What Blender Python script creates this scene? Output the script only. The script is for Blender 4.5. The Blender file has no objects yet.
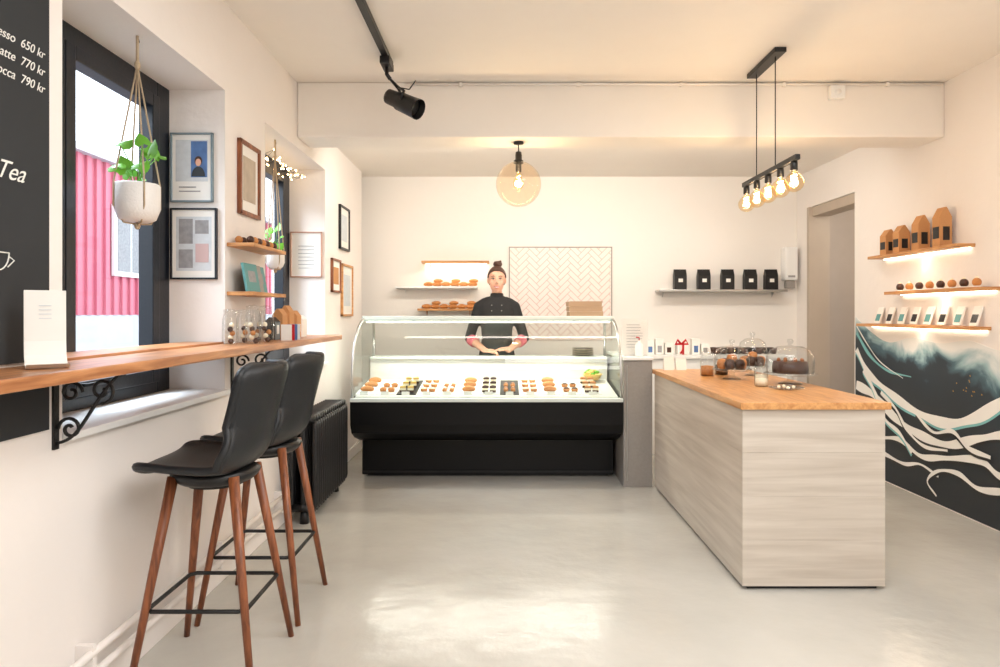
import bpy, bmesh, math, random
from mathutils import Vector, Matrix, Euler
random.seed(7)
scene = bpy.context.scene
COL = scene.collection
pi = math.pi

# ---------------------------------------------------------------- materials
def srgb(r, g, b):
    f = lambda v: (v/255/12.92) if v/255 <= 0.04045 else ((v/255+0.055)/1.055)**2.4
    return (f(r), f(g), f(b), 1)

def nt(name):
    m = bpy.data.materials.new(name); m.use_nodes = True
    t = m.node_tree; t.nodes.clear()
    o = t.nodes.new('ShaderNodeOutputMaterial')
    return m, t, o

def P(name, col, rough=.5, metal=0, emit=None, es=0, bump=0.0, bscale=60, var=0.06, vscale=6, spec=.5, coat=0):
    m, t, o = nt(name)
    b = t.nodes.new('ShaderNodeBsdfPrincipled')
    b.inputs['Roughness'].default_value = rough
    b.inputs['Metallic'].default_value = metal
    b.inputs['Specular IOR Level'].default_value = spec
    b.inputs['Coat Weight'].default_value = coat
    tc = t.nodes.new('ShaderNodeTexCoord')
    n = t.nodes.new('ShaderNodeTexNoise'); n.inputs['Scale'].default_value = vscale; n.inputs['Detail'].default_value = 4
    t.links.new(tc.outputs['Object'], n.inputs['Vector'])
    mx = t.nodes.new('ShaderNodeMix'); mx.data_type = 'RGBA'
    mx.inputs[6].default_value = [c*(1-var) for c in col[:3]]+[1]
    mx.inputs[7].default_value = [min(1, c*(1+var)) for c in col[:3]]+[1]
    t.links.new(n.outputs['Fac'], mx.inputs[0])
    t.links.new(mx.outputs[2], b.inputs['Base Color'])
    if emit:
        b.inputs['Emission Color'].default_value = emit; b.inputs['Emission Strength'].default_value = es
    if bump:
        n2 = t.nodes.new('ShaderNodeTexNoise'); n2.inputs['Scale'].default_value = bscale; n2.inputs['Detail'].default_value = 5
        t.links.new(tc.outputs['Object'], n2.inputs['Vector'])
        bp = t.nodes.new('ShaderNodeBump'); bp.inputs['Strength'].default_value = bump; bp.inputs['Distance'].default_value = .01
        t.links.new(n2.outputs['Fac'], bp.inputs['Height']); t.links.new(bp.outputs[0], b.inputs['Normal'])
    t.links.new(b.outputs[0], o.inputs[0])
    return m

def WOOD(name, c1, c2, scale=(1.5, 1.5, 22), rough=.45, nscale=3.0, bump=.15, dist=.6):
    m, t, o = nt(name)
    b = t.nodes.new('ShaderNodeBsdfPrincipled'); b.inputs['Roughness'].default_value = rough
    tc = t.nodes.new('ShaderNodeTexCoord'); mp = t.nodes.new('ShaderNodeMapping')
    mp.inputs['Scale'].default_value = scale
    t.links.new(tc.outputs['Object'], mp.inputs[0])
    n = t.nodes.new('ShaderNodeTexNoise'); n.inputs['Scale'].default_value = nscale; n.inputs['Detail'].default_value = 8
    n.inputs['Distortion'].default_value = dist
    t.links.new(mp.outputs[0], n.inputs['Vector'])
    r = t.nodes.new('ShaderNodeValToRGB')
    r.color_ramp.elements[0].position = .3; r.color_ramp.elements[0].color = c1
    r.color_ramp.elements[1].position = .68; r.color_ramp.elements[1].color = c2
    t.links.new(n.outputs['Fac'], r.inputs[0]); t.links.new(r.outputs[0], b.inputs['Base Color'])
    bp = t.nodes.new('ShaderNodeBump'); bp.inputs['Strength'].default_value = bump; bp.inputs['Distance'].default_value = .004
    t.links.new(n.outputs['Fac'], bp.inputs['Height']); t.links.new(bp.outputs[0], b.inputs['Normal'])
    t.links.new(b.outputs[0], o.inputs[0])
    return m

def GLASS(name, tint=(1, 1, 1, 1), edge=.45, rough=.02, base=0.03):
    # thin architectural glass: same reflectance from either face
    m, t, o = nt(name)
    tr = t.nodes.new('ShaderNodeBsdfTransparent'); tr.inputs[0].default_value = tint
    gl = t.nodes.new('ShaderNodeBsdfGlossy'); gl.inputs['Roughness'].default_value = rough
    lw = t.nodes.new('ShaderNodeLayerWeight'); lw.inputs[0].default_value = .5
    pw = t.nodes.new('ShaderNodeMath'); pw.operation = 'POWER'; pw.inputs[1].default_value = 4
    ad = t.nodes.new('ShaderNodeMath'); ad.operation = 'MULTIPLY_ADD'; ad.inputs[1].default_value = edge; ad.inputs[2].default_value = base
    mx = t.nodes.new('ShaderNodeMixShader')
    t.links.new(lw.outputs['Facing'], pw.inputs[0]); t.links.new(pw.outputs[0], ad.inputs[0]); t.links.new(ad.outputs[0], mx.inputs[0])
    t.links.new(tr.outputs[0], mx.inputs[1]); t.links.new(gl.outputs[0], mx.inputs[2]); t.links.new(mx.outputs[0], o.inputs[0])
    return m

def EMIT(name, col, s):
    m, t, o = nt(name)
    e = t.nodes.new('ShaderNodeEmission'); e.inputs[0].default_value = col; e.inputs[1].default_value = s
    t.links.new(e.outputs[0], o.inputs[0]); return m

M_wall = P('plaster_white', srgb(238, 232, 227), .75, bump=.25, bscale=14, var=.03, vscale=2)
M_wallb = P('plaster_back', srgb(237, 232, 226), .75, bump=.1, bscale=20, var=.02, vscale=2)
M_ceil = P('ceiling_paint', srgb(241, 235, 227), .7, bump=.12, bscale=8, var=.02)
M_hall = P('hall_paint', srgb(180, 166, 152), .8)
M_black = P('black_satin', srgb(16, 16, 18), .4, var=.1)
M_blackgloss = P('black_gloss', srgb(8, 8, 10), .4, var=.1, spec=.25)
M_blackframe = P('black_window_paint', srgb(12, 20, 30), .4, bump=.1)
M_iron = P('black_iron', srgb(16, 16, 17), .5, bump=.2, bscale=120)
M_leather = P('black_leather', srgb(20, 24, 28), .40, bump=.2, bscale=220, var=.15)
M_walnut = WOOD('walnut', srgb(98, 52, 30), srgb(156, 92, 56), scale=(20, 20, 2), rough=.4)
M_oak = WOOD('oak_top', srgb(182, 122, 68), srgb(222, 168, 108), scale=(14, 1.4, 14), rough=.30)
M_oakbar = WOOD('oak_bar', srgb(150, 92, 54), srgb(206, 146, 96), scale=(14, 1.2, 14), rough=.34)
M_oakshelf = WOOD('oak_shelf', srgb(170, 112, 62), srgb(214, 160, 104), scale=(2, 2, 20), rough=.45)
M_white_wood = WOOD('whitewashed_wood', srgb(186, 174, 160), srgb(208, 198, 185), scale=(.7, .7, 12), rough=.5, nscale=2.2, bump=.04, dist=.5)
M_steel = P('brushed_steel', srgb(190, 190, 188), .3, metal=1, bump=.05)
M_steelm = P('pale_enamel', srgb(214, 222, 216), .3)
M_grey = P('grey_laminate', srgb(150, 144, 138), .5, var=.12, vscale=60)
M_deck = P('case_deck_white', srgb(226, 226, 220), .35, var=.03)
M_white = P('white_satin', srgb(238, 238, 236), .4, var=.01)
M_paper = P('white_paper', srgb(240, 238, 232), .8, var=.02)
M_kraft = P('kraft_paper', srgb(196, 142, 92), .8, bump=.2, bscale=80)
M_box = P('cake_box_card', srgb(178, 150, 122), .8, bump=.1, bscale=80)
M_choc = P('chocolate', srgb(66, 36, 22), .4, var=.25, vscale=60)
M_bread = P('baked_crust', srgb(196, 130, 70), .55, var=.3, vscale=50, bump=.4)
M_cream = P('cream_icing', srgb(246, 234, 206), .5)
M_caramel = P('caramel_glaze', srgb(156, 96, 48), .3, var=.2, vscale=40)
M_red = P('red_ribbon', srgb(196, 24, 34), .4)
M_pink = P('pink_cuff', srgb(226, 118, 130), .7)
M_yellow = P('lemon_glaze', srgb(226, 190, 104), .3)
M_green = P('leaf_green', srgb(104, 172, 50), .45, var=.25, vscale=14)
M_pot = P('white_ceramic', srgb(228, 226, 222), .45, bump=.2, bscale=90)
M_rope = P('jute_rope', srgb(188, 168, 140), .9, bump=.5, bscale=200)
M_glass = GLASS('clear_glass')
M_glassc = GLASS('case_glass', (.88, .93, .91, 1), base=.05)
M_glassj = GLASS('jar_glass', (.93, .94, .94, 1), edge=.85, base=.06)
M_amber = GLASS('amber_glass', (1, .91, .79, 1), edge=.7, base=.05)
M_bulb = GLASS('bulb_glass', (1, .90, .72, 1), edge=.4, base=.03)
M_fil = EMIT('warm_filament', (1, .6, .25, 1), 70)
M_led = EMIT('led_strip', (1, .86, .62, 1), 10)
M_ledw = EMIT('case_led', (1, .92, .78, 1), 10)
M_fairy = EMIT('fairy_led', (1, .66, .32, 1), 16)
M_chalk = P('chalk', srgb(236, 236, 230), .9)
M_board = P('chalkboard', srgb(40, 43, 46), .8, var=.2, vscale=4)
M_skin = P('skin', srgb(226, 172, 146), .5, var=.03)
M_lip = P('lips', srgb(186, 84, 84), .4)
M_teeth = P('teeth', srgb(245, 240, 232), .3)
M_eye = P('eye_white', srgb(205, 196, 190), .3)
M_iris = P('iris', srgb(46, 34, 28), .3)
M_hair = P('brown_hair', srgb(74, 46, 32), .5, var=.4, vscale=40, bump=.5, bscale=90)
M_jacket = P('black_jacket', srgb(24, 24, 26), .75, bump=.15, bscale=160)
M_apron_haze = P('apron_glass_haze', srgb(58, 64, 63), .8, bump=.15, bscale=160)  # apron tone with the case glass's grey reflection put into the colour
M_teal = P('teal_print', srgb(92, 150, 150), .6)
M_blue = P('blue_print', srgb(84, 118, 170), .6, var=.5, vscale=20)
M_greyprint = P('grey_print', srgb(150, 150, 152), .7, var=.4, vscale=30)
M_ltprint = P('light_print', srgb(206, 212, 216), .7, var=.15, vscale=30)
M_tile = P('blush_tile', srgb(240, 226, 218), .25, var=.03)
M_grout = P('pink_grout', srgb(206, 166, 154), .8)
M_gold = P('gold_leaf', srgb(206, 156, 60), .35, metal=.8)
M_mist = P('mural_white', srgb(236, 234, 230), .6)
M_mteal = P('mural_teal', srgb(120, 182, 184), .6, var=.2)
M_outred = P('red_cladding', srgb(204, 112, 130), .6, var=.05)
M_outgrey = P('grey_render', srgb(196, 198, 204), .8)
M_asph = P('asphalt', srgb(120, 122, 126), .9)

def floor_mat():
    m, t, o = nt('painted_concrete')
    b = t.nodes.new('ShaderNodeBsdfPrincipled')
    tc = t.nodes.new('ShaderNodeTexCoord')
    n = t.nodes.new('ShaderNodeTexNoise'); n.inputs['Scale'].default_value = 1.3; n.inputs['Detail'].default_value = 5
    t.links.new(tc.outputs['Object'], n.inputs['Vector'])
    r = t.nodes.new('ShaderNodeValToRGB')
    r.color_ramp.elements[0].color = srgb(182, 178, 169); r.color_ramp.elements[0].position = .3
    r.color_ramp.elements[1].color = srgb(196, 193, 185); r.color_ramp.elements[1].position = .7
    t.links.new(n.outputs['Fac'], r.inputs[0]); t.links.new(r.outputs[0], b.inputs['Base Color'])
    b.inputs['Roughness'].default_value = .19
    b.inputs['Specular IOR Level'].default_value = .6
    n2 = t.nodes.new('ShaderNodeTexNoise'); n2.inputs['Scale'].default_value = 6; n2.inputs['Detail'].default_value = 4
    t.links.new(tc.outputs['Object'], n2.inputs['Vector'])
    bp = t.nodes.new('ShaderNodeBump'); bp.inputs['Strength'].default_value = .35; bp.inputs['Distance'].default_value = .012
    t.links.new(n2.outputs['Fac'], bp.inputs['Height']); t.links.new(bp.outputs[0], b.inputs['Normal'])
    t.links.new(b.outputs[0], o.inputs[0]); return m
M_floor = floor_mat()

def mural_mat():
    m, t, o = nt('mural_paint')
    b = t.nodes.new('ShaderNodeBsdfPrincipled'); b.inputs['Roughness'].default_value = .6
    tc = t.nodes.new('ShaderNodeTexCoord')
    n = t.nodes.new('ShaderNodeTexNoise'); n.inputs['Scale'].default_value = 2.0; n.inputs['Detail'].default_value = 6; n.inputs['Distortion'].default_value = 1.4
    t.links.new(tc.outputs['Object'], n.inputs['Vector'])
    sp = t.nodes.new('ShaderNodeSeparateXYZ'); t.links.new(tc.outputs['Object'], sp.inputs[0])
    a = t.nodes.new('ShaderNodeMath'); a.operation = 'MULTIPLY_ADD'; a.inputs[1].default_value = .5
    t.links.new(n.outputs['Fac'], a.inputs[0]); t.links.new(sp.outputs['Z'], a.inputs[2])
    a2 = t.nodes.new('ShaderNodeMath'); a2.operation = 'MULTIPLY_ADD'; a2.inputs[1].default_value = -.17
    t.links.new(sp.outputs['Y'], a2.inputs[0]); t.links.new(a.outputs[0], a2.inputs[2])
    r = t.nodes.new('ShaderNodeValToRGB'); e = r.color_ramp.elements
    e[0].position = .0; e[0].color = srgb(38, 44, 50)
    e[1].position = .36; e[1].color = srgb(38, 50, 60)
    for p, c in ((.41, srgb(70, 100, 112)), (.46, srgb(150, 180, 186)), (.54, srgb(226, 228, 226)), (.80, srgb(236, 232, 226))):
        x = e.new(p); x.color = c
    t.links.new(a2.outputs[0], r.inputs[0]); t.links.new(r.outputs[0], b.inputs['Base Color'])
    t.links.new(b.outputs[0], o.inputs[0]); return m
M_mural = mural_mat()

# ---------------------------------------------------------------- mesh builder
class B:
    def __init__(s, name):
        s.name = name; s.v = []; s.f = []; s.fm = []; s.sm = []; s.mats = []
    def mi(s, m):
        if m not in s.mats: s.mats.append(m)
        return s.mats.index(m)
    def raw(s, vs, fs, mat, smooth=False, M=None):
        o = len(s.v); k = s.mi(mat)
        for p in vs:
            p = Vector(p)
            if M is not None: p = M @ p
            s.v.append(p)
        for f in fs:
            s.f.append([i+o for i in f]); s.fm.append(k); s.sm.append(smooth)
        return s
    def bm(s, bm, mat, smooth=False, M=None):
        bm.verts.ensure_lookup_table(); bm.verts.index_update()
        s.raw([v.co.copy() for v in bm.verts], [[v.index for v in f.verts] for f in bm.faces], mat, smooth, M)
        bm.free(); return s
    def box(s, lo, hi, mat, bev=0.0, M=None, seg=2):
        lo = Vector(lo); hi = Vector(hi); c = (lo+hi)/2; d = hi-lo
        b = bmesh.new(); bmesh.ops.create_cube(b, size=1)
        for v in b.verts: v.co = Vector((v.co.x*d.x, v.co.y*d.y, v.co.z*d.z))
        if bev > 0: bmesh.ops.bevel(b, geom=b.edges[:], offset=bev, segments=seg, affect='EDGES', profile=.6)
        for v in b.verts: v.co += c
        return s.bm(b, mat, False, M)
    def cyl(s, p1, p2, r1, r2=None, mat=None, seg=16, M=None):
        return s.tube([p1, p2], [r1, r2 if r2 is not None else r1], mat, seg, M)
    def tube(s, pts, r, mat, seg=10, M=None, closed=False, caps=True, flat=1.0):
        pts = [Vector(p) for p in pts]; n = len(pts)
        rs = r if isinstance(r, (list, tuple)) else [r]*n
        T = []
        for i in range(n):
            if closed: d = pts[(i+1) % n]-pts[i-1]
            else: d = pts[min(i+1, n-1)]-pts[max(i-1, 0)]
            T.append(d.normalized())
        up = Vector((0, 0, 1)) if abs(T[0].z) < .9 else Vector((1, 0, 0))
        u = T[0].cross(up).normalized(); vs = []; fs = []
        for i in range(n):
            u = (u - T[i]*u.dot(T[i])).normalized(); w = T[i].cross(u)
            for k in range(seg):
                a = 2*pi*k/seg
                vs.append(pts[i]+(u*math.cos(a)+w*math.sin(a)*flat)*rs[i])
        m = n if closed else n-1
        for i in range(m):
            for k in range(seg):
                a = i*seg+k; b2 = i*seg+(k+1) % seg
                c = ((i+1) % n)*seg+(k+1) % seg; d = ((i+1) % n)*seg+k
                fs.append([a, b2, c, d])
        if not closed and caps:
            fs.append(list(range(seg))[::-1]); fs.append([(n-1)*seg+k for k in range(seg)])
        return s.raw(vs, fs, mat, True, M)
    def lathe(s, prof, c, mat, seg=28, M=None, sx=1, sy=1, caps=True):
        c = Vector(c); vs = []; fs = []; n = len(prof)
        for (r, z) in prof:
            for k in range(seg):
                a = 2*pi*k/seg; vs.append(c+Vector((r*math.cos(a)*sx, r*math.sin(a)*sy, z)))
        for i in range(n-1):
            for k in range(seg):
                fs.append([i*seg+k, i*seg+(k+1) % seg, (i+1)*seg+(k+1) % seg, (i+1)*seg+k])
        if caps and prof[0][0] > 1e-4: fs.append(list(range(seg))[::-1])
        if caps and prof[-1][0] > 1e-4: fs.append([(n-1)*seg+k for k in range(seg)])
        return s.raw(vs, fs, mat, True, M)
    def sph(s, c, r, mat, seg=16, rings=10, M=None, rot=None):
        if not isinstance(r, (list, tuple)): r = (r, r, r)
        b = bmesh.new(); bmesh.ops.create_uvsphere(b, u_segments=seg, v_segments=rings, radius=1)
        R = rot.to_matrix() if rot else Matrix.Identity(3)
        for v in b.verts: v.co = R @ Vector((v.co.x*r[0], v.co.y*r[1], v.co.z*r[2])) + Vector(c)
        return s.bm(b, mat, True, M)
    def prism(s, poly, a, b, mat, axis='x', smooth=False, M=None):
        n = len(poly)
        mk = {'x': lambda t, p: (t, p[0], p[1]), 'y': lambda t, p: (p[0], t, p[1]), 'z': lambda t, p: (p[0], p[1], t)}[axis]
        vs = [mk(a, p) for p in poly]+[mk(b, p) for p in poly]
        fs = [[i, (i+1) % n, n+(i+1) % n, n+i] for i in range(n)]+[list(range(n))[::-1], list(range(n, 2*n))]
        return s.raw(vs, fs, mat, smooth, M)
    def mesh(s):
        me = bpy.data.meshes.new(s.name); me.from_pydata([tuple(v) for v in s.v], [], s.f)
        for m in s.mats: me.materials.append(m)
        for p, k, sm in zip(me.polygons, s.fm, s.sm): p.material_index = k; p.use_smooth = sm
        b = bmesh.new(); b.from_mesh(me)
        bmesh.ops.remove_doubles(b, verts=b.verts[:], dist=1e-6)
        bmesh.ops.recalc_face_normals(b, faces=b.faces[:]); b.to_mesh(me); b.free()
        return me
    def obj(s, parent=None, origin=None):
        me = s.mesh()
        ob = bpy.data.objects.new(s.name, me); COL.objects.link(ob)
        if origin is not None:
            me.transform(Matrix.Translation(-Vector(origin))); ob.location = origin
        if parent: ob.parent = parent
        return ob

def empty(name):
    e = bpy.data.objects.new(name, None); e.empty_display_size = .1; COL.objects.link(e); return e

def bez(p0, p1, p2, p3, n=14):
    o = []
    for i in range(n+1):
        t = i/n
        o.append(tuple((1-t)**3*a+3*(1-t)**2*t*b+3*(1-t)*t*t*c+t**3*d for a, b, c, d in zip(p0, p1, p2, p3)))
    return o

def crspline(pts, n=8):
    P_ = [Vector(p) for p in pts]; P_ = [P_[0]*2-P_[1]]+P_+[P_[-1]*2-P_[-2]]; o = []
    for i in range(1, len(P_)-2):
        for k in range(n):
            t = k/n; a, b, c, d = P_[i-1:i+3]
            o.append(.5*((2*b)+(c-a)*t+(2*a-5*b+4*c-d)*t*t+(-a+3*b-3*c+d)*t**3))
    o.append(P_[-2]); return o

# ---------------------------------------------------------------- dimensions
XL, XW, XR = -1.42, -1.72, 3.0
YB, YF = 6.85, -2.5
ZC, ZCB = 2.905, 2.73
W1 = (2.138, 3.38); W2 = (3.946, 5.26); ZS, ZH = .92, 2.46

# ---------------------------------------------------------------- room shell
b = B('floor'); b.box((-2.1, YF-.2, -.1), (4.7, 7.6, 0), M_floor); b.obj()
b = B('ceiling'); b.box((-2.1, YF-.2, ZC), (XR+.2, 4.6, ZC+.15), M_ceil)
b.box((-2.1, 4.6, ZCB), (XR+.2, YB+.1, ZC+.15), M_ceil); b.obj()
b = B('ceiling_beam'); b.box((XL, 4.55, 2.53), (XR, 4.85, ZC), M_ceil, .012); b.obj()
b = B('wall_left')
XO = -1.84
for y0, y1 in ((YF, W1[0]), (W1[1], W2[0]), (W2[1], 6.6)):
    b.box((XO, y0, 0), (XL, y1, ZC+.05), M_wall)
for y0, y1 in (W1, W2):
    b.box((XO, y0, 0), (XL, y1, ZS), M_wall); b.box((XO, y0, ZH), (XL, y1, ZC+.05), M_wall)
b.box((-2.0, 6.5, 0), (XO, YB+.1, ZC+.05), M_wall)
b.obj()
b = B('wall_back'); b.box((-2.0, YB, 0), (XR+.2, YB+.15, ZC+.05), M_wallb); b.obj()
b = B('wall_front'); b.box((-2.0, YF-.15, 0), (XR+.2, YF, ZC+.05), M_wall); b.obj()
b = B('wall_right'); DY = (5.72, 6.6)
b.box((XR, YF, 0), (XR+.18, DY[0], ZC+.05), M_wall); b.box((XR, DY[1], 0), (XR+.18, YB+.1, ZC+.05), M_wall)
b.box((XR, DY[0], 2.37), (XR+.18, DY[1], ZC+.05), M_wall); b.obj()
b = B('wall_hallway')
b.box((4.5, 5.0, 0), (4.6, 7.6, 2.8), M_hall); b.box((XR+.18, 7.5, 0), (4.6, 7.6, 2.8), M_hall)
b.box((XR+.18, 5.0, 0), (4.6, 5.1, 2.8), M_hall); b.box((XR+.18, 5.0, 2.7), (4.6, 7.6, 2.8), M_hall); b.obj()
b = B('trim_doorway')
mt = P('door_trim', srgb(186, 172, 156), .6)
b.box((XR-.012, DY[1]-.05, 0), (XR+.19, DY[1], 2.37), mt); b.box((XR+.02, DY[0], 0), (XR+.19, DY[0]+.04, 2.37), mt)
b.box((XR+.02, DY[0]+.04, 2.28), (XR+.19, DY[1]-.05, 2.37), mt); b.obj()
b = B('baseboard_left'); b.box((XL, YF, 0), (XL+.02, 6.6, .09), M_wall, .004); b.obj()

b = B('trim_conduit'); b.tube([(-.68, 4.535, 2.885), (2.98, 4.535, 2.885)], .008, M_ceil, 8)
for x in (-.3, .5, 1.2, 1.9, 2.6): b.box((x-.01, 4.525, 2.872), (x+.01, 4.55, 2.898), M_ceil)
b.obj()
b = B('junction_box'); b.box((2.20, 4.50, 2.78), (2.30, 4.55, 2.87), M_white, .008); b.cyl((2.25, 4.495, 2.825), (2.25, 4.50, 2.825), .02, mat=M_white); b.obj()
b = B('trim_heating_pipe'); b.tube([(XL+.05, .2, .13), (XL+.05, 4.2, .13)], .014, M_wall, 10)
b.tube([(XL+.05, .2, .20), (XL+.05, 4.2, .20)], .014, M_wall, 10)
for y in (1.2, 2.2, 3.2, 4.1): b.box((XL, y, .10), (XL+.06, y+.02, .23), M_wall)
b.obj()

# ---------------------------------------------------------------- windows
def window(name, y0, y1, mull):
    b = B(name); x0, x1 = XW-.05, XW+.02; w = .075; w2 = .12
    z0, z1 = ZS, ZH
    b.box((x0, y0, z0), (x1, y0+w, z1), M_blackframe, .006); b.box((x0, y1-w2, z0), (x1, y1, z1), M_blackframe, .006)
    b.box((x0, y0+w, z0), (x1, y1-w2, z0+w), M_blackframe, .006); b.box((x0, y0+w, z1-w), (x1, y1-w2, z1), M_blackframe, .006)
    for m in mull:
        b.box((x0, m-.045, z0+w), (x1+.01, m+.045, z1-w), M_blackframe, .006)
    edges = [y0+w]+sum([[m-.045, m+.045] for m in mull], [])+[y1-w2]
    for i in range(0, len(edges), 2):
        a, c = edges[i], edges[i+1]; q = .06
        b.box((x0+.01, a, z0+w), (x1+.012, a+q, z1-w), M_blackframe, .005); b.box((x0+.01, c-q, z0+w), (x1+.012, c, z1-w), M_blackframe, .005)
        b.box((x0+.01, a+q, z0+w), (x1+.012, c-q, z0+w+q), M_blackframe, .005); b.box((x0+.01, a+q, z1-w-q), (x1+.012, c-q, z1-w), M_blackframe, .005)
        b.raw([(XW-.018, a+q, z0+w+q), (XW-.018, c-q, z0+w+q), (XW-.018, c-q, z1-w-q), (XW-.018, a+q, z1-w-q)], [[0, 1, 2, 3]], M_glass)
    b.tube([(x1+.02, y0+.5, z0+w+.05), (x1+.05, y0+.5, z0+w+.05), (x1+.05, y0+.62, z0+w+.05)], .008, M_iron, 8)
    b.obj()
window('window_1', W1[0], W1[1], [2.52])
window('window_2', W2[0], W2[1], [4.6])
b = B('trim_window_sill'); 
for y0, y1 in (W1, W2): b.box((XW+.021, y0+.002, ZS), (XL+.03, y1-.002, ZS+.025), M_white, .004)
b.obj()

# ---------------------------------------------------------------- exterior
b = B('red_corrugated_building')
y = 1.0
while y < 22:
    b.box((-6.3, y, 1.3), (-6.0, y+.1, 3.6), M_outred); b.box((-6.3, y+.1, 1.3), (-6.04, y+.22, 3.6), M_outred); y += .22
b.box((-6.35, 1, 0), (-6.02, 22, 1.3), M_outgrey); b.box((-6.4, 1, 3.6), (-5.9, 22, 3.70), M_outgrey)
for yy in (5.2, 10.2, 13.5):
    b.box((-6.02, yy, 1.9), (-5.97, yy+.9, 3.0), M_white); b.box((-5.99, yy+.08, 1.98), (-5.96, yy+.42, 2.92), M_greyprint); b.box((-5.99, yy+.48, 1.98), (-5.96, yy+.82, 2.92), M_greyprint)
b.obj()
b = B('ground_street'); b.box((-30, -20, -.12), (-2.1, 40, -.02), M_asph); b.obj()

# ---------------------------------------------------------------- bar shelf
b = B('window_bar_shelf')
b.box((XL, .6, 1.14), (-1.17, 4.79, 1.175), M_oakbar, .005)
b.box((-1.62, W1[0]+.01, 1.145), (XL, W1[1]-.01, 1.185), M_oakbar, .003)
b.box((-1.62, W2[0]+.01, 1.145), (XL, 4.79, 1.17), M_oakbar, .003)
def bracket(y):
    x = XL
    b.box((x, y-.012, .90), (x+.008, y+.012, 1.14), M_iron); b.box((x, y-.012, 1.132), (x+.22, y+.012, 1.14), M_iron)
    def spiral(cx, cz, r, a0, turns, sgn):
        return [(cx+r*(1-.8*i/24)*math.cos(a0+sgn*turns*2*pi*i/24), y, cz+r*(1-.8*i/24)*math.sin(a0+sgn*turns*2*pi*i/24)) for i in range(25)]
    b.tube(spiral(x+.15, 1.085, .042, -pi/2, 1.4, 1), .0055, M_iron, 6)
    b.tube(spiral(x+.05, .965, .038, pi, 1.4, -1), .0055, M_iron, 6)
    b.tube(spiral(x+.055, 1.08, .036, 0, 1.3, 1), .0055, M_iron, 6)
    b.tube([Vector(p) for p in bez((x+.008, y, .92), (x+.09, y, .93), (x+.10, y, 1.03), (x+.20, y, 1.132))], .0055, M_iron, 6)
for yy in (2.10, 3.46): bracket(yy)
b.obj()

# ---------------------------------------------------------------- chalkboard
cb = B('chalkboard_menu'); cb.box((XL+.001, .3, 1.185), (XL+.012, 2.06, 2.86), M_board)
cb.box((XL+.001, .3, .97), (XL+.012, 2.06, 1.135), M_board)
cbo = cb.obj()
def text(body, y, z, size, align='LEFT', parent=None, x=XL+.0135, mat=M_chalk, shear=0, name='chalk_lettering'):
    c = bpy.data.curves.new(name, 'FONT'); c.body = body; c.size = size; c.align_x = align; c.extrude = .0005; c.shear = shear
    o = bpy.data.objects.new(name, c); COL.objects.link(o); o.location = (x, y, z); o.rotation_euler = (pi/2, 0, pi/2)
    c.materials.append(mat)
    if parent: o.parent = parent
    return o
for s_, z in (('Espresso  650 kr', 2.105), ('Latte  770 kr', 2.052), ('Mocca  790 kr', 2.0)):
    text(s_, 2.035, z, .038, 'RIGHT', cbo, shear=.3)
text('Coffee', 1.5, 2.25, .12, 'LEFT', cbo, shear=.4); text('& Tea', 1.95, 1.71, .075, 'RIGHT', cbo, shear=.5)
c2 = B('chalk_cup')
pts = [(XL+.014, 1.85+.04*math.cos(a), 1.50+.05*math.sin(a)) for a in [pi+pi*i/12 for i in range(13)]]
c2.tube(pts, .002, M_chalk, 5); c2.tube([(XL+.014, 1.81, 1.50), (XL+.014, 1.89, 1.50)], .002, M_chalk, 5)
c2.tube([(XL+.014, 1.89, 1.49), (XL+.014, 1.91, 1.48), (XL+.014, 1.885, 1.46)], .002, M_chalk, 5)
c2.obj(cbo)

b = B('menu_stand'); y0, y1 = 1.745, 1.845
prof = [(-1.33, 1.395), (-1.325, 1.25), (-1.315, 1.21), (-1.285, 1.185), (-1.24, 1.181), (-1.22, 1.19)]
vs = []; fs = []
for px_, pz in prof: vs += [(px_, y0, pz), (px_, y1, pz)]
for i in range(len(prof)-1): fs.append([2*i, 2*i+1, 2*i+3, 2*i+2])
Rm = Matrix.Translation((-1.295, 1.89, 0)) @ Matrix.Rotation(-.9, 4, 'Z') @ Matrix.Translation((1.30, -1.80, 0))
b.raw(vs, fs, M_paper, False, Rm); b.raw([Vector(v)+Vector((-.006, 0, -.004)) for v in vs], fs, M_paper, False, Rm)
for i in range(4): b.box((-1.3275, y0+.035, 1.35-i*.012), (-1.3265, y1-.035, 1.352-i*.012), M_ltprint, M=Rm)
b.obj()

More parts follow.
